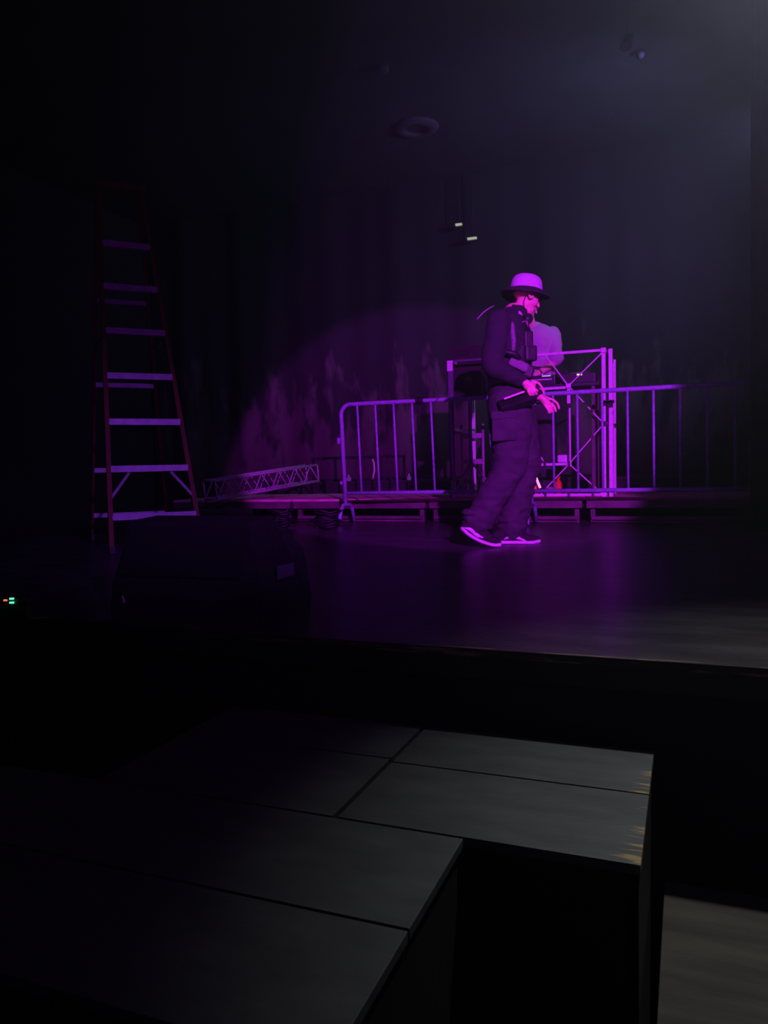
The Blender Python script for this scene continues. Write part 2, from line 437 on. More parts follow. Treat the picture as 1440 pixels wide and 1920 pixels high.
def step_box(x0, x1, y0, y1, ys, top, label, m=M_box, names=('top_panel',)):
    g = 0.012
    e = empty('step_box', ((x0 + x1) / 2, (y0 + y1) / 2, ZF), label, 'step box')
    bd = MB()
    t = 0.02; zc = (ZF + top - 0.02) / 2; hh = top - 0.02 - ZF
    bd.box(((x0 + x1) / 2, y0 + g + t / 2, zc), (x1 - x0 - 2 * g, t, hh)); bd.box(((x0 + x1) / 2, y1 - g - t / 2, zc), (x1 - x0 - 2 * g, t, hh))
    bd.box((x0 + g + t / 2, (y0 + y1) / 2, zc), (t, y1 - y0 - 2 * g, hh)); bd.box((x1 - g - t / 2, (y0 + y1) / 2, zc), (t, y1 - y0 - 2 * g, hh))
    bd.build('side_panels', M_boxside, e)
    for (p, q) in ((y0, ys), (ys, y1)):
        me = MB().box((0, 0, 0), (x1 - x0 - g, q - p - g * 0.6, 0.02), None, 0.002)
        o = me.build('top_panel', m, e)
        o.location = ((x0 + x1) / 2 - e.location.x, (p + q) / 2 - e.location.y, top - 0.01 - e.location.z)
        for v in o.data.vertices: v.co += e.location
    return e


step_box(XA0, XA1, YA0, YA1, YS, ZT, 'charcoal step box with chipped wooden corner against the stage front', M_boxw)
step_box(XB0, XA0, YA0, YA1, YS + 0.02, ZT, 'charcoal step box in shadow left of the one with the chipped corner')
step_box(XC1 - 1.25, XC1, YC0, YA0, YS2, ZT, 'charcoal step box nearest the camera with a long seam across its top')
g0 = atz(1246, 1655, ZG)
st = empty('low_step', (g0.x + 0.7, EDGE_Y - 0.7, ZF), 'low grey streaky wooden step right of the charcoal step boxes', 'step')
MB().box((g0.x + 0.7, EDGE_Y - 0.71, ZG - 0.015), (1.4, 1.38, 0.03), None, 0.003).build('tread', M_grey, st)
lb = MB()
for yy in (EDGE_Y - 1.38, EDGE_Y - 0.05): lb.box((g0.x + 0.7, yy, (ZG - 0.03 + ZF) / 2), (1.36, 0.02, ZG - 0.03 - ZF))
for xx in (g0.x + 0.03, g0.x + 1.37): lb.box((xx, EDGE_Y - 0.715, (ZG - 0.03 + ZF) / 2), (0.02, 1.31, ZG - 0.03 - ZF))
lb.build('side_panels', M_boxside, st)

# ------------------------------------------------------------------ stage risers
RZ = 0.23
rf = flat(700, 7.5); RY = rf.y + 0.07                              # front line of the risers
xj = [aty(p, 935, RY).x for p in (545, 815, 1095)]
UW = (xj[2] - xj[0]) / 2
xs = [xj[0] - UW * 1, xj[0], xj[0] + UW, xj[2], xj[2] + UW]
RD = 1.7


def riser(x0, label, group='low stage risers in a row'):
    e = empty('stage_riser', (x0 + UW / 2, RY + RD / 2, 0), label, 'riser', group)
    MB().box((x0 + UW / 2, RY + RD / 2, RZ - 0.012), (UW - 0.012, RD - 0.01, 0.024), None, 0.003).build('deck', M_deck, e)
    f = MB()
    for y in (RY + 0.03, RY + RD - 0.03): f.bar((x0 + 0.02, y, RZ - 0.06), (x0 + UW - 0.02, y, RZ - 0.06), 0.03, 0.07)
    for x in (x0 + 0.035, x0 + UW - 0.035): f.bar((x, RY + 0.03, RZ - 0.06), (x, RY + RD - 0.03, RZ - 0.06), 0.03, 0.07)
    f.build('frame', M_riser, e)
    for x in (x0 + 0.07, x0 + UW - 0.07):
        for y in (RY + 0.08, RY + RD - 0.08):
            MB().box((x, y, (RZ - 0.09) / 2), (0.04, 0.04, RZ - 0.09)).build('leg', M_riser, e)
    r = MB(); r.bar((x0 + 0.06, RY + 0.045, 0.045), (x0 + UW - 0.06, RY + 0.045, 0.045), 0.03, 0.03)
    r.tube([(x0 + 0.06, RY + 0.02, 0.012), (x0 + UW - 0.06, RY + 0.02, 0.012)], 0.010)
    r.build('lower_rail', M_riser, e)
    return e


RL = ['low stage riser at the left end, under the lying truss', 'low stage riser behind the left metal barrier',
      'low stage riser under the open frame booth', 'low stage riser at the right end, behind the right metal barrier']
for x, l in zip(xs[:4], RL): riser(x, l)
bp = empty('rear_platform', ((xs[0] + xs[4]) / 2, RY + RD + 0.55, 0), 'dark rear platform one step up behind the low risers', 'platform')
MB().box(((xs[0] + xs[4]) / 2, RY + RD + 0.56, 0.366), (xs[4] - xs[0], 1.05, 0.028), None, 0.003).build('deck', M_boxside, bp)
MB().box(((xs[0] + xs[4]) / 2, RY + RD + 0.56, 0.176), (xs[4] - xs[0] - 0.05, 1.0, 0.350)).build('fascia', M_boxside, bp)


# ------------------------------------------------------------------ crowd barriers
def barrier(A, B, ztop, zbot, nb, label, firstgap, gap, lean, tight=0.09):
    A, B = V(A), V(B); ax = (B - A).normalized(); L = (B - A).length; pr = V((-ax.y, ax.x, 0))
    e = empty('crowd_barrier', ((A + B) / 2), label, 'barrier', 'galvanised crowd barriers')
    up_ = (V((0, 0, 1)) + ax * lean).normalized()
    q = lambda s_, z: A + ax * s_ + up_ * z
    r = 0.0195; cr = 0.10
    pts = [q(0, zbot - 0.12), q(0, ztop - cr)]
    for k in range(1, 7): pts.append(q(cr * (1 - math.cos(k * PI / 12)), ztop - cr + cr * math.sin(k * PI / 12)))
    for k in range(6): pts.append(q(L - cr + cr * math.sin(k * PI / 12), ztop - cr + cr * math.cos(k * PI / 12)))
    pts += [q(L, ztop - cr), q(L, zbot - 0.12)]
    fr = MB().tube(pts, r, 14).tube([q(0, zbot), q(L, zbot)], r * 0.95, 14)
    fr.build('frame', M_steel, e)
    for i in range(nb):
        s_ = firstgap + gap * i
        if s_ < L - 0.05: MB().tube([q(s_, zbot), q(s_, ztop)], 0.0105, 10).build('bar', M_steel, e)
    for s_ in (0, L):
        c = q(s_, 0)
        c.z = 0
        ft = MB().tube([c - pr * 0.21 + V((0, 0, 0.02)), c - pr * 0.15 + V((0, 0, 0.15)), c - pr * 0.09 + V((0, 0, 0.19)), c + pr * 0.09 + V((0, 0, 0.19)), c + pr * 0.15 + V((0, 0, 0.15)), c + pr * 0.21 + V((0, 0, 0.02))], 0.018, 12)
        ft.build('foot', M_steel, e)
    MB().box(q(-0.035, ztop - 0.34), (0.03, 0.02, 0.055), (ax, pr, up_)).build('hook', M_steel, e)
    MB().box(q(-0.03, zbot + 0.1), (0.03, 0.02, 0.03), (ax, pr, up_)).build('hook', M_steel, e)
    return e


BA = flat(648, 7.30); BB = flat(980, 6.80)
b1 = barrier(BA, BB, 1.14, 0.30, 9, 'galvanised crowd barrier standing behind the walking person, its rounded left end free', 0.165, 0.178, -0.03)
BCx = flat(996, 6.74); BD = flat(1478, 6.0)
b2 = barrier(BCx, BD, 1.14, 0.30, 9, 'galvanised crowd barrier on the right in front of the booth, running into darkness', 0.20, 0.205, -0.005)
# dark cable ties wound on the left barrier
kn = MB(); c = BA.lerp(BB, 0.445) + V((0, 0, 1.14))
for k in range(5):
    cc = c + V((0.015 * k - 0.03, 0, 0)); kn.tube([cc + V((0.0, math.cos(t) * 0.028, math.sin(t) * 0.028)) for t in [i * PI / 6 for i in range(12)]], 0.008, 6, True)
kn.tube([c + V((0, -0.03, 0)), c + V((0.01, -0.03, -0.08)), c + V((-0.005, -0.028, -0.18)), c + V((0.01, -0.03, -0.26))], 0.007, 6)
tag(kn.build('cable_loop', M_nylon), 'black cable loops tied round the top rail of the left barrier', 'cable')

# ------------------------------------------------------------------ box truss lying on the risers
t1 = D(576, 909, 8.9); t0 = D(385, 938, 7.75)
t1.z = 0.392; t0.z = 0.245
tr = empty('lighting_truss', (t0 + t1) / 2, 'small aluminium lattice truss lying behind the ladder on the risers', 'truss')
ax = (t1 - t0).normalized(); sd = ax.cross(V((0, 0, 1))).normalized(); uz = sd.cross(ax)
H = 0.185; L = (t1 - t0).length
ch = MB()
for a in (0, 1):
    for b in (0, 1):
        o_ = sd * (a * H) + uz * (b * H); ch.tube([t0 + o_ + V((0, 0, .012)), t1 + o_ + V((0, 0, .012))], 0.014, 8)
ch.build('chord', M_alu2, tr)
nseg = 12
for a in (0, 1):
    l = MB()
    for i in range(nseg):
        p0 = t0 + sd * (a * H) + ax * (L * i / nseg) + uz * (H if i % 2 else 0); p1 = t0 + sd * (a * H) + ax * (L * (i + 1) / nseg) + uz * (0 if i % 2 else H)
        l.tube([p0 + V((0, 0, .012)), p1 + V((0, 0, .012))], 0.007, 6)
    l.build('lattice', M_alu2, tr)
for i in (0, nseg):
    l = MB()
    for b in (0, 1): l.tube([t0 + ax * (L * i / nseg) + uz * (b * H) + V((0, 0, .012)), t0 + ax * (L * i / nseg) + sd * H + uz * (b * H) + V((0, 0, .012))], 0.009, 6)
    for a in (0, 1): l.tube([t0 + ax * (L * i / nseg) + sd * (a * H) + V((0, 0, .012)), t0 + ax * (L * i / nseg) + sd * (a * H) + uz * H + V((0, 0, .012))], 0.009, 6)
    l.build('end_frame', M_alu2, tr)

# low black rail and small items on the rear platform
rr = MB(); ry = RY + RD + 0.18; xa = aty(585, 880, ry).x; xb = aty(760, 880, ry).x
zt = aty(670, 858, ry).z
rr.bar((xa, ry, zt), (xb, ry, zt), 0.035, 0.035)
for k in range(5):
    x = xa + 0.02 + (xb - xa - 0.04) * k / 4
    if k != 2: rr.bar((x, ry, 0.38), (x, ry, zt), 0.03, 0.03, V((0, 1, 0)))
rr.bar((xa, ry, 0.395), (xb, ry, 0.395), 0.03, 0.03)
tag(rr.build('low_rail', M_steelpipe), 'low black handrail frame on the rear platform behind the left barrier', 'rail')
cb = MB(); yy = ry - 0.06
cb.tube([aty(698, 861, yy), aty(701, 868, yy), aty(702, 882, yy), aty(699, 897, yy), V((aty(696, 905, yy).x, yy, 0.39))], 0.012, 8)
tag(cb.build('hanging_cable', M_pink), 'pale pink cable end hanging down from the low black handrail', 'cable')
for (px, lab) in ((654, 'small pale clamp on the rear platform near the rounded barrier end'), (767, 'small pale clamp on the rear platform beside the shadow of the person')):
    p = aty(px, 905, ry - 0.06); k = MB()
    k.box((p.x, p.y, 0.405), (0.05, 0.04, 0.05), None, 0.006).tube([(p.x, p.y, 0.42), (p.x, p.y, 0.46)], 0.012, 8)
    tag(k.build('pipe_clamp', M_alu2), lab, 'clamp', 'pale clamps on the rear platform')

# ------------------------------------------------------------------ step ladder
FL, FR, RLp, RRp = flat(203, 5.05), flat(374, 5.28), flat(166, 6.15), flat(312, 6.40)
TL, TR = D(184, 350, 5.55), D(263, 350, 5.68)
TR.z = TL.z
HT = TL.z
ld = empty('step_ladder', (FL + FR + RLp + RRp) / 4, 'tall orange fibreglass step ladder standing open at stage left', 'ladder')
bk_ = (RLp - FL).normalized()
TLb, TRb = TL + bk_ * 0.10, TR + bk_ * 0.10
sx_ = (FR - FL).normalized()
for a, b in ((FL, TL), (FR, TR)): MB().bar(a, b, 0.030, 0.075, sx_.cross((b - a).normalized()).normalized()).build('rail', M_fib, ld)
for a, b in ((RLp, TLb), (RRp, TRb)): MB().bar(a, b, 0.025, 0.05, sx_.cross((b - a).normalized()).normalized()).build('rear_rail', M_fib, ld)
for i in range(7):
    z = 0.24 + 0.321 * i; t = z / HT
    a = FL.lerp(TL, t); b = FR.lerp(TR, t)
    s_ = MB(); s_.bar(a + sx_ * .01, b - sx_ * .01, 0.085, 0.03); fr_ = -bk_ * 0.044
    s_.bar(a + fr_ + sx_ * .01, b + fr_ - sx_ * .01, 0.006, 0.042)
    o = s_.build('step', M_step, ld)
for z in (0.2, 0.56, 1.22, 1.84):
    t = z / HT; a = RLp.lerp(TLb, t); b = RRp.lerp(TRb, t)
    MB().bar(a, b, 0.02, 0.035).build('rear_crossbar', M_step, ld)
for (s0, e0) in ((FL, FR), (FR, FL)):
    t = 0.545 / HT; tb = 0.36 / HT
    a = (FL if s0 is FL else FR).lerp(TL if s0 is FL else TR, tb); u_ = (FL.lerp(TL, t)).lerp(FR.lerp(TR, t), 0.24 if s0 is FL else 0.76)
    MB().bar(a - bk_ * .03, u_ - bk_ * .03 - V((0, 0, .01)), 0.006, 0.018).build('brace', M_step, ld)
cp = MB().box((TL + TR + TLb + TRb) / 4 + V((0, 0, 0.02)), ((TR - TL).length + 0.06, 0.2, 0.045), (sx_, bk_, V((0, 0, 1))), 0.008)
cp.build('top_cap', M_fib, ld)
for (f_, g_, tt, rr_, rb) in ((FL, TL, TLb, RLp, 0), (FR, TR, TRb, RRp, 1)):
    a = f_.lerp(g_, 0.58); b = rr_.lerp(tt, 0.58); m_ = (a + b) / 2 - V((0, 0, 0.02))
    MB().bar(a, m_, 0.006, 0.02).bar(m_, b, 0.006, 0.02).build('spreader', M_step, ld)
for p in (FL, FR, RLp, RRp):
    MB().box(p + V((0, 0, 0.025)), (0.045, 0.085, 0.05), (sx_, bk_, V((0, 0, 1))), 0.006).build('foot', M_plas, ld)

# ------------------------------------------------------------------ floor monitor wedge
w0 = flat(196, 2.95); w1 = flat(480, 2.72)
we = empty('floor_monitor', (w0 + w1) / 2, 'dark wedge floor monitor lying in front of the ladder', 'speaker')
ax = (w1 - w0).normalized(); bkv = V((-ax.y, ax.x, 0)); L = (w1 - w0).length
prof = [(0, 0.0), (0.02, 0.10), (0.12, 0.335), (0.30, 0.345), (0.40, 0.20), (0.42, 0.0)]   # back away, height
vs_ = []
for s_, sc in ((0, 1), (L, 1)):
    for (b, z) in prof:
        vs_.append(w0 + ax * (s_ if s_ == 0 else L) + bkv * b + V((0, 0, z)))
for i, (b, z) in enumerate(prof):                            # chamfered right cheek
    if z > 0.3: vs_[6 + i] -= ax * 0.11
    elif 0.15 < z < 0.3: vs_[6 + i] -= ax * 0.02
    if z > 0.3: vs_[i] += ax * 0.012
n = 6
fs_ = [[i, (i + 1) % n, n + (i + 1) % n, n + i] for i in range(n)] + [list(range(n))[::-1], list(range(n, 2 * n))]
MB().add(vs_, fs_, False).build('cabinet', M_blackbox, we)
nf = ax.cross(V((0, 0, 1))); g_a = vs_[1]; g_b = vs_[2]
gu = (g_b - g_a).normalized(); gn = ax.cross(gu).normalized()
if gn.dot(fw) > 0: gn = -gn
MB().box((vs_[1] + vs_[2] + vs_[7] + vs_[8]) / 4 - ax * 0.01 + gn * 0.006, (L * 0.82, 0.20, 0.01), (ax, gu, gn), 0.003).build('grille', M_grille, we)
hnd = w0 + ax * (L + 0.001) + bkv * 0.20 + V((0, 0, 0.14))
MB().box(hnd, (0.004, 0.13, 0.05), (ax, bkv, V((0, 0, 1)))).build('handle', mat('handle_plate', (0.16, 0.15, 0.17), 0.45), we)
ta = D(227, 1092, 2.86); tb = D(231, 1105, 2.86)
MB().bar(w0 + ax * 0.065 + V((0, 0, 0.055)) - bkv * 0.006, w0 + ax * 0.072 + V((0, 0, 0.028)) - bkv * 0.006, 0.004, 0.006, bkv).build('tape_tab', mat('white_tape', (0.8, 0.8, 0.7), .6), we)
pt = D(12, 1138, 2.75); pt.z = 0

# small device with leds at far left
dv = empty('power_box', pt, 'small black stage box with red and green lights at the far left', 'stage box')
ra = V((math.cos(YAW), math.sin(YAW), 0)); fa = V((-math.sin(YAW), math.cos(YAW), 0)); zz = V((0, 0, 1))
MB().box(pt + zz * 0.04 + fa * 0.06, (0.13, 0.10, 0.08), (ra, fa, zz), 0.005).build('case', M_plas, dv)


def onface(px, py): return D(px, py, (pt - CAM).dot(fw) + 0.004)


for (px, py, m, w_) in ((22, 1122.5, G_green, .015), (22, 1130, G_green, .015), (10, 1125.5, G_red, .012)):
    MB().box(onface(px, py), (w_, 0.004, 0.005), (ra, fa, zz)).build('indicator_light', m, dv)
cbl = MB().tube([pt + V((0.07, 0.03, 0.01)), pt + V((0.2, 0.1, 0.008)), pt + V((0.33, 0.03, 0.008)), pt + V((0.5, 0.16, 0.008))], 0.006, 8)
tag(cbl.build('power_cable', M_plas), 'thin black cable running over the floor from the small stage box', 'cable')

# ------------------------------------------------------------------ open frame booth
YB = flat(1133, 6.92).y
bx1 = flat(1133, 6.92).x
bx0 = aty(847, 800, YB).x
BT = D(1133, 655, 6.92).z
YBk = YB + 0.82
bo = empty('lattice_booth', ((bx0 + bx1) / 2, (YB + YBk) / 2, RZ), 'open lattice booth frame of bright aluminium on the riser', 'booth')
H0 = RZ


def post(x, y, z0, z1, name='post', m=M_alu, ww=0.034):
    MB().box((x, y, (z0 + z1) / 2), (ww, ww, z1 - z0), None, 0.003).build(name, m, bo)


post(bx1, YB, H0, BT); post(bx0, YB, H0, BT - 0.03, 'post', M_dim, 0.045)  # left front post carries the person's shadow in its colour
post(bx1 + 0.055, YB + 0.06, H0, BT); post(bx1 + 0.02, YBk, H0, BT); post(bx0, YBk, H0, BT)
xm = aty(1067, 800, YB).x
zm1 = aty(1067, 724, YB).z; zm0 = aty(1067, 870, YB).z
xl = 2 * xm - bx1                                          # left edge of the lit bay
post(xm, YB, zm0, zm1 + 0.01, 'strut', M_alu, 0.030)
MB().box(((bx0 + xl) / 2, YB - 0.004, BT - 0.016), (xl - bx0, 0.022, 0.022), None, 0.003).build('rail', M_dim, bo)  # left piece of the top rail, person's shadow painted into its colour
for (z, xa_, xb_) in ((BT - 0.016, xl, bx1), (zm1 - 0.012, xl - 0.1, xm), (zm0, xl - 0.05, xm), (H0 + 0.018, bx0, bx1)):
    MB().box(((xa_ + xb_) / 2, YB - 0.004, z), (xb_ - xa_, 0.024, 0.024), None, 0.003).build('rail', M_alu, bo)
for z in (BT - 0.016, H0 + 0.018, (BT + H0) / 2):
    MB().box((bx1 + 0.01, (YB + YBk) / 2, z), (0.024, YBk - YB, 0.024), None, 0.003).build('side_rail', M_alu, bo)
    MB().box((bx0, (YB + YBk) / 2, z), (0.024, YBk - YB, 0.024), None, 0.003).build('side_rail', M_alu, bo)
zd = (zm0 + zm1) / 2
diag = [((bx1, BT - .03), (xm, zm1)), ((xm - 0.20, BT - .03), (xm, zm1)), ((xm, zm1), (bx1 - .01, zd + .012)), ((bx1 - .01, zd - .012), (xm, zm0)),
        ((xm, zm0), (bx1 - .02, H0 + .03)), ((xm, zm0), (xm - 0.26, H0 + 0.03)),
        ((xl + .1, zm1 - .02), (xl - .15, zd)), ((xl - .15, zd), (xl + .1, zm0))]
for (p, q) in diag: MB().bar((p[0], YB - 0.012, p[1]), (q[0], YB - 0.012, q[1]), 0.010, 0.020, V((0, 1, 0))).build('diagonal', M_alu, bo)
for (x, z) in ((xm, zm1), (xm, zm0), (bx1, zd), (bx1, BT - 0.02)):
    MB().box((x, YB - 0.02, z), (0.045, 0.03, 0.045), None, 0.006).build('joint', M_alu if z != zd else M_plas, bo)
for z in (aty(1136, 753, YB).z,): MB().box((bx1 + 0.03, YB + 0.02, z), (0.11, 0.10, 0.022)).build('strap', M_nylon, bo)
for y in (YB + 0.22, YB + 0.30):                            # folded scissor bars down the right side
    MB().bar((bx1 + 0.035, y, aty(1152, 870, y).z), (bx1 + 0.03, y, aty(1152, 740, y).z), 0.05, 0.012, V((0, 1, 0))).build('folded_bar', M_alu, bo)
MB().bar((bx1 + 0.05, YB + 0.12, H0 + 0.02), (bx1 + 0.045, YB + 0.12, H0 + 0.30), 0.022, 0.02, V((0, 1, 0))).build('folded_bar', M_alu, bo)
MB().box((bx0, YB - 0.028, BT - 0.06), (0.055, 0.012, 0.10), None, 0.003).build('corner_bracket', M_alu, bo)
MB().box((bx0 + 0.02, YB - 0.036, H0 + 0.08), (0.04, 0.012, 0.16), None, 0.003).build('corner_bracket', M_alu, bo)

# table with equipment inside the booth
TZ = aty(1080, 724, YB + 0.35).z
tx0 = bx1 - 0.84
tb = empty('equipment_table', ((tx0 + bx1) / 2, YB + 0.24, RZ), 'black equipment table standing inside the booth frame', 'table')
MB().box(((tx0 + bx1) / 2 - 0.02, YB + 0.24, TZ - 0.015), (bx1 - tx0 - 0.06, 0.38, 0.03), None, 0.004).build('tabletop', M_plas, tb)
for x in (tx0 + 0.06, bx1 - 0.1):
    for y in (YB + 0.09, YB + 0.39): MB().box((x, y, (RZ + TZ - 0.03) / 2), (0.03, 0.03, TZ - 0.03 - RZ)).build('leg', M_riser, tb)
for (x, lab) in ((bx1 - 0.24, 'black media player with a yellow-green light at the right end of the booth table'),):
    e = empty('media_player', (x, YB + 0.24, TZ), lab, 'media player')
    MB().box((x, YB + 0.24, TZ + 0.045), (0.32, 0.34, 0.09), None, 0.008).build('case', M_plas, e)
    MB().tube([(x, YB + 0.24, TZ + 0.09), (x, YB + 0.24, TZ + 0.105)], 0.10, 28).build('jog_wheel', M_alu2, e)
    MB().box((x + 0.02, YB + 0.068, TZ + 0.075), (0.045, 0.006, 0.012)).build('indicator_light', G_yel if x > bx1 - .5 else G_cyan, e)
x = bx1 - 0.60
e = empty('mixer', (x, YB + 0.24, TZ), 'black mixer with pale strips on the booth table beside the media player', 'mixer')
MB().box((x, YB + 0.24, TZ + 0.045), (0.32, 0.34, 0.09), None, 0.008).build('case', M_plas, e)
for i in range(4): MB().tube([(x - 0.1 + 0.066 * i, YB + 0.13, TZ + 0.09), (x - 0.1 + 0.066 * i, YB + 0.13, TZ + 0.112)], 0.012, 12).build('knob', M_alu, e)
MB().box((x, YB + 0.068, TZ + 0.05), (0.26, 0.006, 0.010)).build('front_strip', M_alu, e)
MB().box((x + 0.08, YB + 0.067, TZ + 0.082), (0.08, 0.006, 0.006)).build('indicator_light', G_cyan, e)

# loudspeaker on a stand at the left of the booth
spx = aty(880, 700, YB + 0.30).x
z0 = aty(880, 745, YB + 0.3).z; z1 = aty(880, 651, YB + 0.3).z
e = empty('booth_speaker', (spx, YB + 0.30, RZ), 'black booth loudspeaker on a pole stand behind the walking person', 'speaker')
MB().box((spx, YB + 0.30, (z0 + z1) / 2), (0.30, 0.26, z1 - z0), None, 0.012).build('cabinet', M_blackbox, e)
MB().tube([(spx - 0.02, YB + 0.168, z0 + 0.14), (spx - 0.02, YB + 0.155, z0 + 0.14)], [0.07, 0.085], 24).build('cone', M_grille, e)
MB().box((spx - 0.02, YB + 0.165, z1 - 0.07), (0.13, 0.012, 0.06), None, 0.004).build('horn', M_grille, e)
MB().tube([(spx, YB + 0.30, RZ + 0.02), (spx, YB + 0.30, z0)], 0.018, 12).build('pole', M_alu2, e)
for k in range(3):
    a = 2 * PI * k / 3 + 0.4
    MB().tube([(spx, YB + 0.30, RZ + 0.35), (spx + 0.28 * math.cos(a), YB + 0.30 + 0.28 * math.sin(a) * 0.8, RZ + 0.012)], 0.011, 8).build('leg', M_alu2, e)
# road case in the booth
rx = aty(1010, 880, YB + 0.3).x
e = empty('folding_stand', (aty(884, 800, YB + .6).x, YB + 0.68, RZ), 'dull metal folding stand under the booth table at the left', 'stand')
for dx in (-0.13, 0.10):
    MB().tube([(e.location.x + dx, YB + 0.68, RZ + 0.01), (e.location.x + dx, YB + 0.68, TZ - 0.30)], 0.014, 8).build('upright', M_alu2, e)
for z in (RZ + 0.35, RZ + 0.62): MB().box((e.location.x - 0.015, YB + 0.68, z), (0.25, 0.02, 0.05)).build('crossbar', M_alu2, e)

# orange things and lit tube on the riser inside the booth
yo = YB + 0.26
for (px, py, lab, hh) in ((1003, 905, 'orange plastic bottle on the riser beside the glowing tube', 0.16), (1047, 900, 'orange plastic bottle on the riser beneath the lattice node', 0.19)):
    p = aty(px, py, yo); k = empty('orange_bottle', (p.x, yo, RZ), lab, 'bottle', 'orange bottles on the riser')
    rws = [(0.036, 0), (0.038, .02), (0.038, hh * .55), (0.030, hh * .68), (0.014, hh * .8), (0.014, hh * .9)]
    MB().tube([(p.x, yo, RZ + z) for (_, z) in rws], [r for (r, _) in rws], 18).build('body', M_orange, k)
    MB().tube([(p.x, yo, RZ + hh * .88), (p.x, yo, RZ + hh)], 0.017, 14).build('cap', M_orange, k)
ta_ = aty(1004, 893, yo - 0.1); tb_ = aty(1013, 915, yo - 0.1)
tb_.z = max(tb_.z, RZ + 0.02)
k = empty('light_tube', (tb_.x, tb_.y, RZ), 'short glowing pink tube light leaning on the riser behind the barrier', 'light')
MB().bar(ta_, tb_, 0.02, 0.022, V((0, 1, 0))).build('tube', G_strip, k)
MB().box((tb_.x + .005, tb_.y, RZ + 0.012), (0.05, 0.05, 0.024), None, 0.003).build('base', M_plas, k)
yl = YB + 0.18
p = aty(1060, 857, yl)
bag = MB().ell((aty(1030, 908, yl).x, yl, RZ + 0.045), (0.05, 0.05, 0.045)); bag = bag.remesh(0.008, 2).wrinkle(0.004, 30)
tag(bag.build('crumpled_cloth', M_white), 'small crumpled white cloth on the riser between the orange bottles', 'cloth')
cl = MB(); hx = xl + 0.14
cl.box((xm - 0.06, YB - 0.0, zm0 + 0.05), (0.09, 0.05, 0.07), None, 0.012)
tag(cl.build('control_box', M_alu), 'small pale control box sitting on the booth rail at the strut foot', 'box')

# ------------------------------------------------------------------ people
PD = 5.08
A_R, A_F, A_U = ra, fa, zz                                   # facing (image right), away from camera, up


def P(px, py, o=0.0): return D(px, py, PD - o)


def head_mesh(mb, c, fx, sy, uz, s=1.0):                     # c between the ears, fx forward, sy left, uz up
    q = lambda x, y, z: c + fx * (x * s) + sy * (y * s) + uz * (z * s)
    ax_ = (fx, sy, uz)
    mb.ell(q(-0.012, 0, 0.045), (0.088 * s, 0.074 * s, 0.080 * s), ax_, 28, 18)
    mb.ell(q(0.030, 0, -0.005), (0.062 * s, 0.064 * s, 0.085 * s), ax_, 28, 18)
    mb.ell(q(0.042, 0, -0.062), (0.046 * s, 0.046 * s, 0.045 * s), ax_, 24, 14)      # jaw
    mb.ell(q(0.072, 0, -0.083), (0.020 * s, 0.022 * s, 0.018 * s), ax_, 16, 10)      # chin
    for y in (-1, 1):
        mb.ell(q(0.050, 0.036 * y, -0.022), (0.030 * s, 0.024 * s, 0.030 * s), ax_, 16, 10)   # cheek
        mb.loft([(q(0.080, 0.012 * y, 0.030), 0.012 * s, 0.010 * s), (q(0.072, 0.045 * y, 0.030), 0.009 * s, 0.009 * s)], uz, 12, 3)  # brow
        # ear: rim and lobe
        ear = [q(0.000 + 0.017 * math.cos(a), 0.079 * y, 0.002 + 0.030 * math.sin(a)) for a in [i * PI / 8 for i in range(-3, 13)]]
        mb.loft([(p_, 0.0055 * s, 0.0065 * s) for p_ in ear], sy, 10, 1)
        mb.ell(q(-0.003, 0.073 * y, 0.000), (0.013 * s, 0.006 * s, 0.024 * s), ax_, 14, 8)
    mb.loft([(q(0.088, 0, 0.022), 0.0075 * s, 0.009 * s), (q(0.102, 0, -0.004), 0.010 * s, 0.010 * s), (q(0.107, 0, -0.018), 0.0135 * s, 0.010 * s)], sy, 14, 4)  # nose
    mb.ell(q(0.088, 0, -0.046), (0.012 * s, 0.024 * s, 0.006 * s), ax_, 16, 8)       # upper lip
    mb.ell(q(0.086, 0, -0.057), (0.012 * s, 0.020 * s, 0.006 * s), ax_, 16, 8)       # lower lip


def finger(mb, pts, r0_=0.0105, r1_=0.0088):
    n_ = len(pts) - 1
    mb.loft([(p_, r0_ + (r1_ - r0_) * i / n_, r0_ + (r1_ - r0_) * i / n_) for i, p_ in enumerate(pts)], A_F, 12, 4)


per = empty('person', (P(945, 1020).x, P(945, 1020).y, 0), 'person in a pale boonie hat, dark top and cargo trousers walking across the stage', 'person')
HR, HL = P(955, 757, .10), P(955, 757, -.09)
KR, KL = P(956, 876, .11), P(983, 868, -.09)
NR, NL = P(893, 985, .11), P(960, 998, -.09)
SR, SL = P(936, 603, .185), P(960, 603, -.185)
ER, EL = P(923, 684, .235), P(950, 700, -.22)
WR, WL = P(978, 715, .215), P(1010, 743, .02)
body = MB()
body.loft([(P(963, 588), 0.08, 0.07), (P(955, 615), 0.165, 0.10), (P(951, 650), 0.155, 0.11), (P(952, 700), 0.135, 0.10), (P(955, 750), 0.15, 0.11)], A_F, 24, 5)
body.loft([(P(962, 600), 0.055, 0.055), (P(976, 580), 0.052, 0.052), (P(984, 565), 0.05, 0.052)], A_F, 18, 4)
for a, b, c_, r in ((SR, ER, WR, 0), (SL, EL, WL, 0)):
    body.loft([(a, .052, .052), (a.lerp(b, .5), .047, .047), (b, .040, .040), (b.lerp(c_, .35), .039, .039), (c_, .025, .030)], A_F, 16, 5)
for a, b, c_ in ((HR, KR, NR), (HL, KL, NL)):
    body.loft([(a, .085, .085), (a.lerp(b, .5), .075, .075), (b, .055, .055), (b.lerp(c_, .35), .054, .056), (c_, .036, .038)], A_F, 16, 5)
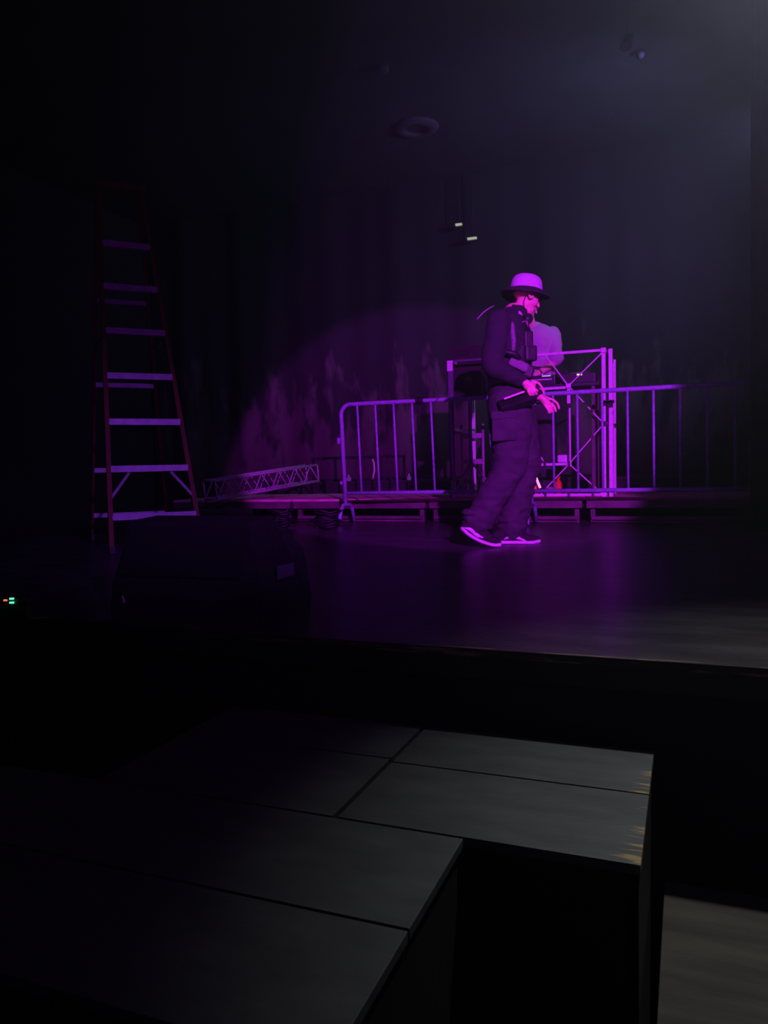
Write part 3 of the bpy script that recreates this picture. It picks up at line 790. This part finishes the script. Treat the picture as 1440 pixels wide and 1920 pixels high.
for n_, dr in ((NR, P(925, 1015, .11)), (NL, P(998, 1013, -.09))):
    body.loft([(n_, .035, .035), (n_.lerp(dr, .5) - zz * .02, .035, .025), (dr, .034, .016)], A_F, 14, 4)
# near hand
o1 = .225
body.loft([(WR, .026, .022), (P(987, 719, o1), .030, .026), (P(998, 724, o1), .030, .022)], (zz * 0.3 + A_F).normalized(), 18, 4)
body.ell(P(993, 724, o1 + .005), (.040, .022, .030), (A_R, A_F, zz))
finger(body, [P(990, 728, o1 + .01), P(991, 735, o1 + .018), P(994, 741, o1 + .008)])
finger(body, [P(996, 726, o1 + .015), P(997, 734, o1 + .024), P(999, 741, o1 + .012)], .009)
finger(body, [P(1001, 723, o1 + .01), P(1003, 732, o1 + .020), P(1006, 739, o1 + .008)], .009)
finger(body, [P(999, 716, o1), P(1009, 718, o1 + .004), P(1016, 727, o1), P(1020, 740, o1 - .01)], .010, .007)
finger(body, [P(990, 718, o1 - .02), P(1000, 727, o1 - .04), P(1008, 733, o1 - .045)], .010, .008)
# far hand
o2 = 0.03
body.loft([(WL, .025, .022), (P(1018, 748, o2), .028, .024), (P(1026, 757, o2), .026, .026)], A_F, 18, 4)
body.ell(P(1023, 754, o2), (.034, .018, .026), ((A_R - zz * .7).normalized(), A_F, (A_R * .7 + zz).normalized()))
finger(body, [P(1022, 760, o2 + .01), P(1027, 767, o2 + .014), P(1030, 774, o2 + .01)])
finger(body, [P(1027, 758, o2 + .008), P(1033, 765, o2 + .016), P(1036, 773, o2 + .008)])
finger(body, [P(1030, 755, o2), P(1039, 762, o2+.006), P(1042, 771, o2)])
finger(body, [P(1022, 746, o2 - .01), P(1035, 749, o2 - .01), P(1045, 757, o2 - .01), P(1048, 766, o2 - .008)], .0095)
finger(body, [P(1015, 743, o2 - .02), P(1026, 745, o2 - .035), P(1034, 752, o2 - .035)], .010, .008)
# head, turned away from the camera and down
yw, pc = math.radians(21), math.radians(20)
hf = (A_R * math.cos(yw) + A_F * math.sin(yw)); hs = zz.cross(hf).normalized()      # hs: his left
hfx = (hf * math.cos(pc) - zz * math.sin(pc)).normalized(); hu = hfx.cross(hs).normalized()
if hu.z < 0: hu = -hu
HC = P(984, 556)
head_mesh(body, HC, hfx, hs, hu, 1.07)
bm_ = body.remesh(0.0045, 3)
bm_.build('body', M_skin, per)
q = lambda x, y, z: HC + (hfx * x + hs * y + hu * z) * 1.07
# hair under the hat
hr = MB().ell(q(-0.018, 0, 0.042), (0.0965, 0.0815, 0.088), (hfx, hs, hu), 36, 26)
hr.v = [v for v in hr.v]
keep = [f for f in hr.f if all((hr.v[i] - HC).dot(hu) > 0.012 + 0.30 * (hr.v[i] - HC).dot(hfx) and (hr.v[i] - HC).dot(hfx) < 0.055 and (hr.v[i] - HC).dot(hu) < 0.026 for i in f)]
hr.f = keep; hr.sm = [True] * len(keep)
hr.build('hair', M_hair, per)
# hat, worn almost level
hp = math.radians(7)
qf = (hf * math.cos(hp) - zz * math.sin(hp)).normalized(); qu = qf.cross(hs).normalized()
qu = qu if qu.z > 0 else -qu
HT0 = q(0.001, 0, 0.038)
hq_ = lambda x, y, z: HT0 + qf * x + hs * y + qu * z
hb = 0.0
crown = MB(); rings = []
for k, (z, s_) in enumerate(((0.0, 1.0), (0.03, 0.985), (0.064, 0.92), (0.086, 0.80), (0.098, 0.62), (0.105, 0.36), (0.107, 0.10))): rings.append((z, s_))
vs2, fs2 = [], []; n = 40
for z, s_ in rings:
    vs2 += [hq_(-0.005 + 0.111 * s_ * math.cos(2 * PI * k / n), 0.096 * s_ * math.sin(2 * PI * k / n), hb + z) for k in range(n)]
for i in range(len(rings) - 1): fs2 += [(i * n + k, i * n + (k + 1) % n, (i + 1) * n + (k + 1) % n, (i + 1) * n + k) for k in range(n)]
fs2.append([(len(rings) - 1) * n + k for k in range(n)])
hat_o = crown.add(vs2, fs2).build('hat', M_hat, per)
vs2, fs2 = [], []; n = 48; rr2 = [(0.97, 0.006), (1.15, 0.0), (1.35, -0.012), (1.50, -0.028), (1.50, -0.033), (1.35, -0.017), (1.15, -0.005), (0.97, 0.000)]
for s_, z in rr2:
    for k in range(n):
        a = 2 * PI * k / n
        dz = z - (0.020 * (math.sin(a)) ** 2 - 0.004) * (s_ - 0.97) / 0.55 + 0.004 * math.sin(3 * a) * (s_ - 0.97) * 2
        vs2.append(hq_(-0.005 + 0.111 * s_ * math.cos(a), 0.098 * s_ * math.sin(a), hb + dz))
for i in range(len(rr2) - 1): fs2 += [(i * n + k, i * n + (k + 1) % n, (i + 1) * n + (k + 1) % n, (i + 1) * n + k) for k in range(n)]
fs2 += [(7 * n + k, 7 * n + (k + 1) % n, (k + 1) % n, k) for k in range(n)]
MB().add(vs2, fs2).build('hat_brim', M_brim, hat_o)
MB().tube([q(-0.03, -0.086, 0.034), q(-0.035, -0.083, 0.0), q(-0.03, -0.07, -0.06), q(0.0, -0.045, -0.105), q(0.02, -0.01, -0.125)], 0.0022, 6).build('chin_cord', M_nylon, hat_o)
gl = MB()
for y in (-1, 1):
    gl.ell(q(0.099, 0.032 * y, 0.012), (0.004, 0.027, 0.019), (hfx, hs, hu), 18, 8)
    gl.tube([q(0.095, 0.058 * y, 0.018), q(0.05, 0.074 * y, 0.020), q(-0.005, 0.083 * y, 0.016)], 0.0028, 6)
gl.tube([q(0.101, -0.012, 0.016), q(0.103, 0.012, 0.016)], 0.003, 6)
gl.build('sunglasses', M_glass, per)
MB().tube([q(0.112, math.cos(a) * .006, -0.030 + math.sin(a) * .006) for a in [i * PI / 5 for i in range(10)]], 0.0014, 6, True).build('nose_ring', M_gold, per)

# clothes
sh = MB()
sh.loft([(P(965, 590), 0.085, 0.070), (P(955, 606), 0.175, 0.112), (P(950, 640), 0.180, 0.135), (P(950, 675), 0.165, 0.130), (P(952, 712), 0.155, 0.125)], A_F, 28, 5)
sh.loft([(P(962, 598), 0.064, 0.066), (P(971, 585), 0.060, 0.060)], A_F, 20, 3)
for a, b, c_ in ((SR, ER, WR), (SL, EL, WL)):
    c2 = b.lerp(c_, 0.94)
    sh.loft([(a, .074, .076), (a.lerp(b, .45), .068, .072), (b, .062, .064), (b.lerp(c2, .5), .053, .054), (c2, .040, .042)], A_F, 20, 5)
shm = sh.remesh(0.007, 8).wrinkle(0.0055, 9, (1, 1, 1.6))
shm.build('shirt', M_shirt, per)
MB().loft([(P(952, 708), 0.158, 0.130), (P(953, 722), 0.162, 0.134)], A_F, 28, 4, False).build('undershirt', M_white, per)
pn = MB()
pn.loft([(P(953, 716), 0.160, 0.125), (P(956, 740), 0.172, 0.142), (P(958, 768), 0.165, 0.150)], A_F, 28, 5)
for a, b, c_, w2 in ((HR, KR, NR, 1.0), (HL, KL, NL, 1.0)):
    c2 = b.lerp(c_, 0.93)
    pn.loft([(a, .120, .135), (a.lerp(b, .35) + A_R * .01, .118, .138), (a.lerp(b, .7) + A_R * .005, .105, .118), (b, .093, .102), (b.lerp(c2, .35), .086, .096), (b.lerp(c2, .75), .080, .088), (c2, .078, .084)], A_F, 24, 6)
for c_, o_ in ((NR, .19), (NL, 0)):
    pn.ell(c_ + zz * .045, (0.088, 0.075, 0.030), (A_R, A_F, zz)); pn.ell(c_ + zz * .085 - A_R * .006, (0.090, 0.078, 0.022), (A_R, A_F, zz))
pnm = pn.remesh(0.008, 8).wrinkle(0.010, 7.5, (1, 1, 2.0), lambda v: 1.5 - v.z * 0.9)
pnm.build('trousers', M_pants, per)
MB().box(P(945, 800, .232), (0.155, 0.030, 0.18), ((A_R + zz * .05).normalized(), A_F, zz), 0.012).build('cargo_pocket', M_pants, per)
MB().box(P(945, 778, .246), (0.165, 0.024, 0.05), ((A_R + zz * .05).normalized(), A_F, zz), 0.009).build('pocket_flap', M_pants, per)
MB().loft([(P(952, 713), 0.166, 0.137), (P(953, 721), 0.168, 0.139)], A_F, 32, 3, False).build('belt', M_nylon, per) if False else None


def shoe(path, o_, stripe, label):
    # path: pixel points heel -> toe along the bottom of the sole
    rows, upr = [], []
    n_ = len(path) - 1
    wd = [0.034, 0.038, 0.040, 0.046, 0.043, 0.026]
    hgt = [0.036, 0.052, 0.050, 0.032, 0.024, 0.014]
    pts = [P(a, b, o_) for a, b in path]
    root = MB(); 
    tl = (pts[-1] - pts[0]).normalized()
    for i, p_ in enumerate(pts):
        t = (pts[min(i + 1, n_)] - pts[max(i - 1, 0)]).normalized(); nn = A_F.cross(t); nn = nn if nn.z > 0 else -nn
        rows.append((p_ + nn * 0.016, wd[i] + .004, 0.016)); upr.append((p_ + nn * (0.026 + hgt[i] * .75), wd[i], hgt[i]))
    sm_ = root.loft(rows, A_F, 22, 5).remesh(0.005, 2)
    sole = sm_.build('shoe_sole', M_rubber, per)
    u_ = MB().loft(upr, A_F, 22, 5)
    hp = upr[1][0]; 
    u_.loft([(hp + zz * 0.01, .036, .040), (hp + zz * 0.055 + (A_R if False else zz * 0), .034, .038)], A_F, 18, 3)
    so_ = u_.remesh(0.005, 3).build('shoe', M_suede, per); sole.parent = so_
    st_ = MB(); sp_ = [P(a, b, o_ + 0.041) for a, b in stripe]
    st_.loft([(sp_[0], 0.004, 0.004), (sp_[1], 0.006, 0.012), (sp_[2], 0.006, 0.012), (sp_[3], 0.004, 0.005)], A_F, 12, 5)
    st_.build('shoe_stripe', M_strp, so_)
    for k in range(3):
        c = upr[3][0].lerp(upr[2][0], k * .45) + zz * (0.030 + .008 * k)
        MB().tube([c - A_F * .022, c + zz * .006, c + A_F * .022], 0.003, 6).build('shoe_lace', M_strp, so_)


shoe([(864, 995), (876, 1006), (893, 1016), (911, 1023), (924, 1026), (936, 1026)], .115, [(871, 990), (882, 993), (894, 1003), (905, 1008)], '')
shoe([(930, 1020), (944, 1021), (960, 1021), (980, 1021), (996, 1021), (1010, 1019)], -.085, [(946, 1011), (957, 1006), (972, 1008), (985, 1014)], '')

# harness vest, pouches, headphones
vest = MB()
vest.loft([(P(968, 606), 0.120, 0.070), (P(966, 635), 0.150, 0.112), (P(965, 672), 0.150, 0.112), (P(965, 700), 0.145, 0.105)], A_F, 28, 5)
vm = vest.remesh(0.008, 4).wrinkle(0.004, 14); vm.build('vest', M_nylon, per)
MB().box(P(987, 640, .10), (0.060, 0.10, 0.12), ((A_R + A_F * .2).normalized(), (A_F - A_R * .2).normalized(), zz), 0.012).build('chest_pouch', M_nylon, per)
MB().box(P(991, 664, .10), (0.080, 0.11, 0.10), ((A_R + A_F * .2).normalized(), (A_F - A_R * .2).normalized(), zz), 0.014).build('chest_pouch', M_nylon, per)
MB().box(P(972, 684, .17), (0.13, 0.05, 0.06), ((A_R * 1 - zz * .5).normalized(), A_F, (zz + A_R * .5).normalized()), 0.014).build('hip_pouch', M_nylon2, per)
MB().box(P(990, 697, .13), (0.07, 0.06, 0.085), ((A_R - zz * .3).normalized(), A_F, (zz + A_R * .3).normalized()), 0.014).build('hip_pouch', M_nylon, per)
MB().tube([P(940, 664, .20), P(950, 660, .215), P(965, 664, .215), P(975, 672, .20)], [.014, .018, .020, .014], 10).build('cable_bundle', M_nylon, per)
MB().tube([P(942, 586, .13), P(952, 594, .155), P(960, 610, .172), P(963, 640, .178), P(961, 668, .175)], [0.006, 0.012, 0.017, 0.017, 0.012], 10).build('shoulder_strap', M_nylon2, per)
MB().tube([P(926, 574, .10), P(917, 578, .12), P(906, 586, .13), P(894, 599, .13)], 0.004, 8).build('pack_strap', M_alu2, per)
MB().box(P(985, 615, .09), (0.045, 0.035, 0.10), (A_R, A_F, zz), 0.008).build('radio', M_plas, per)
MB().tube([P(985, 603, .10), P(987, 596, .11)], 0.006, 8).build('radio_aerial', M_plas, per)
hd = MB(); rng = [P(975, 598) + A_R * (0.075 * math.cos(a)) + A_F * (0.085 * math.sin(a)) + zz * (-0.035 * math.cos(a)) for a in [PI * 0.35 + i * PI * 1.3 / 16 for i in range(17)]]
hd.tube(rng, 0.009, 10).build('headphone_band', M_plas, per)
for p_, o_ in ((rng[-1], 1), (rng[0], -1)):
    MB().tube([p_ - A_F * 0.02, p_ + A_F * 0.02], 0.034, 20).build('headphone_cup', M_plas, per)
MB().tube([P(975 + 9 * math.cos(a), 600 + 5 * math.sin(a), .145) for a in [i * PI / 8 for i in range(0, 9)]], 0.003, 6).build('neck_chain', M_gold, per)
MB().ell(P(976, 590, .10), (0.012, 0.008, 0.026), ((A_R + zz * .4).normalized(), A_F, (zz - A_R * .4).normalized())).build('white_collar', M_white, per)
MB().tube([P(990, 748, .10), P(986, 756, .12), P(987, 768, .125), P(991, 775, .12)], [.008, .011, .009, .004], 10).build('lanyard_loop', mat('pale_webbing', (0.45, 0.45, 0.8), .5), per)

# tablet case carried in the near hand
e = empty('tablet_case', P(965, 752, .20), 'black tablet case with a white edge carried under the walking person\'s forearm', 'tablet case')
ca, cb_ = P(936, 764, .235), P(1003, 744, .215)
t_ = (cb_ - ca).normalized(); nn = (zz * .75 - A_F * .6 - t_ * (zz * .75 - A_F * .6).dot(t_)).normalized(); s_ = t_.cross(nn)
MB().box((ca + cb_) / 2 - nn * .0, ((cb_ - ca).length, 0.085, 0.05), (t_, s_, nn), 0.012).build('case', M_nylon, e)
MB().bar(P(945, 748, .275), P(983, 734, .262), 0.005, 0.011).build('edge_highlight', M_strp, e)  # pale bar standing in for the highlight along the case

# second person working behind the table
DD = 7.62


def Q(px, py, o=0.0): return D(px, py, DD - o)


dj = empty('person', (Q(1004, 900).x, Q(1004, 900).y, RZ), 'person in a white T-shirt standing at the equipment behind the walking person', 'person')
b = MB()
SRq, SLq = Q(975, 626, 0), Q(1036, 627, .0)
HIP = Q(1006, 745, -.08)
b.loft([(Q(996, 618, .04), .10, .07), (Q(1004, 640, .03), .165, .10), (Q(1008, 690, -.03), .145, .10), (HIP, .15, .105)], A_R, 24, 5)
b.loft([(Q(996, 616, .05), .052, .052), (Q(993, 600, .09), .050, .052)], A_R, 16, 4)
elq = Q(1042, 674, .10), Q(968, 672, .08)
wrq = Q(1002, 704, .16), Q(980, 704, .16)
for a, m_, c_ in ((SLq, elq[0], wrq[0]), (SRq, elq[1], wrq[1])):
    b.loft([(a, .052, .052), (m_, .042, .042), (c_, .027, .028)], A_F, 16, 6)
    b.ell(c_ + (c_ - m_).normalized() * .045, (.040, .040, .016), ((A_R), A_F, zz))
    for k in range(4):
        s0 = c_ + (c_ - m_).normalized() * .07 + A_R * (0.018 * (k - 1.5)); finger(b, [s0, s0 - A_F * .03 - zz * .008, s0 - A_F * .055 - zz * .02])
    s0 = c_ + (c_ - m_).normalized() * .03; finger(b, [s0, s0 + A_R * .035 - A_F * .01, s0 + A_R * .045 - A_F * .035], .009)
for sg in (-1, 1):
    hq = HIP + A_R * (0.09 * sg); gq = V((hq.x, hq.y, RZ + 0.055)); kq = hq.lerp(gq, .5) - A_F * .02
    b.loft([(hq, .085, .09), (kq, .058, .06), (gq, .038, .04)], A_R, 16, 6)
    b.loft([(gq - zz * .005, .035, .035), (gq - A_F * .12 - zz * .025, .036, .022)], A_R, 14, 3)
dyw = math.radians(-115); dfx = (A_R * -0.45 - A_F * 0.75 - zz * 0.45).normalized(); dsy = zz.cross(dfx).normalized(); duz = dfx.cross(dsy).normalized()
DHC = Q(991, 585, .12)
head_mesh(b, DHC, dfx, dsy, duz, 0.97)
b.remesh(0.006, 3).build('body', M_skin, dj)
hr = MB().ell(DHC + duz * .045 - dfx * .02, (0.097, 0.080, 0.086), (dfx, dsy, duz), 28, 18)
keep = [f for f in hr.f if all((hr.v[i] - DHC).dot(duz) > 0.0 - 0.4 * (hr.v[i] - DHC).dot(dfx) for i in f)]
hr.f = keep; hr.sm = [True] * len(keep); hr.build('hair', M_hair, dj)
ts = MB()
ts.loft([(Q(997, 620, .03), .11, .08), (Q(1004, 636, .03), .185, .125), (Q(1008, 690, -.02), .175, .13), (HIP - zz * .02, .17, .13)], A_R, 24, 5)
for a, m_ in ((SLq, elq[0]), (SRq, elq[1])): ts.loft([(a, .078, .075), (a.lerp(m_, .5), .078, .074), (a.lerp(m_, .95), .082, .076)], A_F, 18, 5)
ts.loft([(Q(1012, 690, .06), .08, .05), (Q(1014, 712, .05), .085, .05)], A_R, 18, 4)
ts.remesh(0.009, 6).wrinkle(0.008, 7).build('tshirt', M_white, dj)
tq = MB(); tq.loft([(HIP, .165, .12), (HIP - zz * .12, .17, .125)], A_R, 20, 3)
for sg in (-1, 1):
    hq = HIP + A_R * (0.09 * sg); gq = V((hq.x, hq.y, RZ + 0.09)); kq = hq.lerp(gq, .5) - A_F * .02
    tq.loft([(hq, .10, .105), (kq, .085, .085), (gq, .07, .075)], A_R, 18, 6)
tq.remesh(0.01, 4).wrinkle(0.007, 8).build('trousers', M_pants, dj)
for sg in (-1, 1):
    gq = V(((HIP + A_R * (0.09 * sg)).x, (HIP + A_R * (0.09 * sg)).y, RZ + 0.035))
    MB().loft([(gq + A_F * .04, .04, .034), (gq - A_F * .06, .046, .034), (gq - A_F * .16 - zz * .01, .038, .022)], A_R, 18, 4).build('shoe', M_suede, dj)

# ------------------------------------------------------------------ ceiling and wall fittings
rc = atz(780, 243, CEIL - 0.03)
rg = MB(); n = 40; vs2, fs2 = [], []
pr_ = [(0.14, -0.0), (0.14, -0.035), (0.19, -0.05), (0.26, -0.03), (0.285, 0.0)]
for r_, z in pr_: vs2 += [rc + V((r_ * math.cos(2 * PI * k / n), r_ * math.sin(2 * PI * k / n), z + 0.03)) for k in range(n)]
for i in range(4): fs2 += [(i * n + k, i * n + (k + 1) % n, (i + 1) * n + (k + 1) % n, (i + 1) * n + k) for k in range(n)]
fs2 += [(k, (k + 1) % n, 4 * n + (k + 1) % n, 4 * n + k) for k in range(n)]
tag(rg.add(vs2, fs2).build('ceiling_ring', M_cream), 'round ring-shaped ceiling vent faintly lit purple', 'vent')
rc = atz(717, 128, CEIL - 0.02)
tag(MB().tube([rc + V((0, 0, 0.02)), rc + V((0, 0, -0.03)), rc + V((0, 0, -0.05))], [0.07, 0.07, 0.04], 20).build('smoke_detector', M_cream), 'small round smoke detector on the dark ceiling', 'detector')


def can(px, py, d, label):
    c = D(px, py, d); e = empty('stage_light', c, label, 'stage light')
    pipe = MB().tube([c + V((0, 0, 0.055)), V((c.x, c.y, CEIL))], 0.008, 8); pipe.build('drop_pipe', M_steelpipe, e)
    dr = (A_R * -.3 - A_F * .5 - zz * .8).normalized(); q5 = 0.5
    MB().tube([c - dr * .14 * q5, c - dr * .10 * q5, c + dr * .08 * q5, c + dr * .14 * q5], [.05 * q5, .085 * q5, .09 * q5, .10 * q5], 20).build('lamp_body', M_plas, e)
    MB().tube([c + A_R * .055, c + A_R * .055 + zz * .06, c - A_R * .055 + zz * .06, c - A_R * .055], 0.006, 8).build('yoke', M_dim, e)
    MB().tube([c + dr * .0705, c + dr * .074], 0.036, 20).build('lens', mat('lens_glass', (0.30, 0.16, 0.36), .15), e)


can(1175, 78, 6.6, 'small hanging stage light near the top right in the haze')
can(1203, 96, 7.8, 'stage light hanging farther back beside the small one at top right')
for (px, py, w_, lab) in ((885, 447, .13, 'small pale glowing strip lamp high on the backdrop, the lower and brighter one'), (860, 421, .09, 'small pale glowing strip lamp high on the backdrop, the upper left one')):
    c = aty(px, py, WALL_Y - 0.36); k = empty('strip_lamp', c, lab, 'lamp', 'strip lamps above the backdrop')
    MB().box(c, (w_, 0.04, 0.028), None, 0.004).build('lens', G_lamp, k)
    MB().box(c + V((0, 0.045, 0.0)), (w_ + 0.03, 0.05, 0.06), None, 0.004).build('housing', M_plas, k)
    MB().tube([c + V((0, 0.05, 0.03)), V((c.x, c.y + 0.05, CEIL))], 0.008, 6).build('rod', M_steelpipe, k)
c = aty(1352, 820, WALL_Y - 0.24)
sw = aty(1352, 820, RY + RD + 0.55)
k = empty('pole_box', (sw.x, sw.y, 0.38), 'small pale box on a thin pole in the darkness at the right', 'box')
MB().box(sw, (0.14, 0.05, 0.12), None, 0.006).build('box', M_cream, k)
MB().tube([(sw.x, sw.y + 0.01, 0.40), (sw.x, sw.y + 0.01, sw.z)], 0.012, 8).build('pole', M_steelpipe, k)
MB().tube([(sw.x, sw.y + 0.01, 0.381), (sw.x, sw.y + 0.01, 0.40)], 0.12, 20).build('base', M_steelpipe, k)

# dark coiled cables on the floor in front of the risers
for (px, d, lab) in ((610, 6.75, 'heap of black cable on the floor beside the free end of the left barrier'), (522, 7.0, 'smaller heap of black cable on the floor further left of the barrier')):
    c = flat(px, d, 0.0); k = MB()
    for j in range(9):
        r_ = 0.06 + 0.012 * (j % 5); z_ = 0.012 + 0.022 * (j // 1) * 0.8
        k.tube([c + V((r_ * 1.3 * math.cos(a) + .02 * math.sin(j), r_ * math.sin(a) + .02 * math.cos(j * 2), z_ + 0.012 * math.sin(2 * a + j) + .006)) for a in [i * PI / 10 for i in range(20)]], 0.010, 6, True)
    tag(k.build('cable_heap', M_nylon), lab, 'cable')
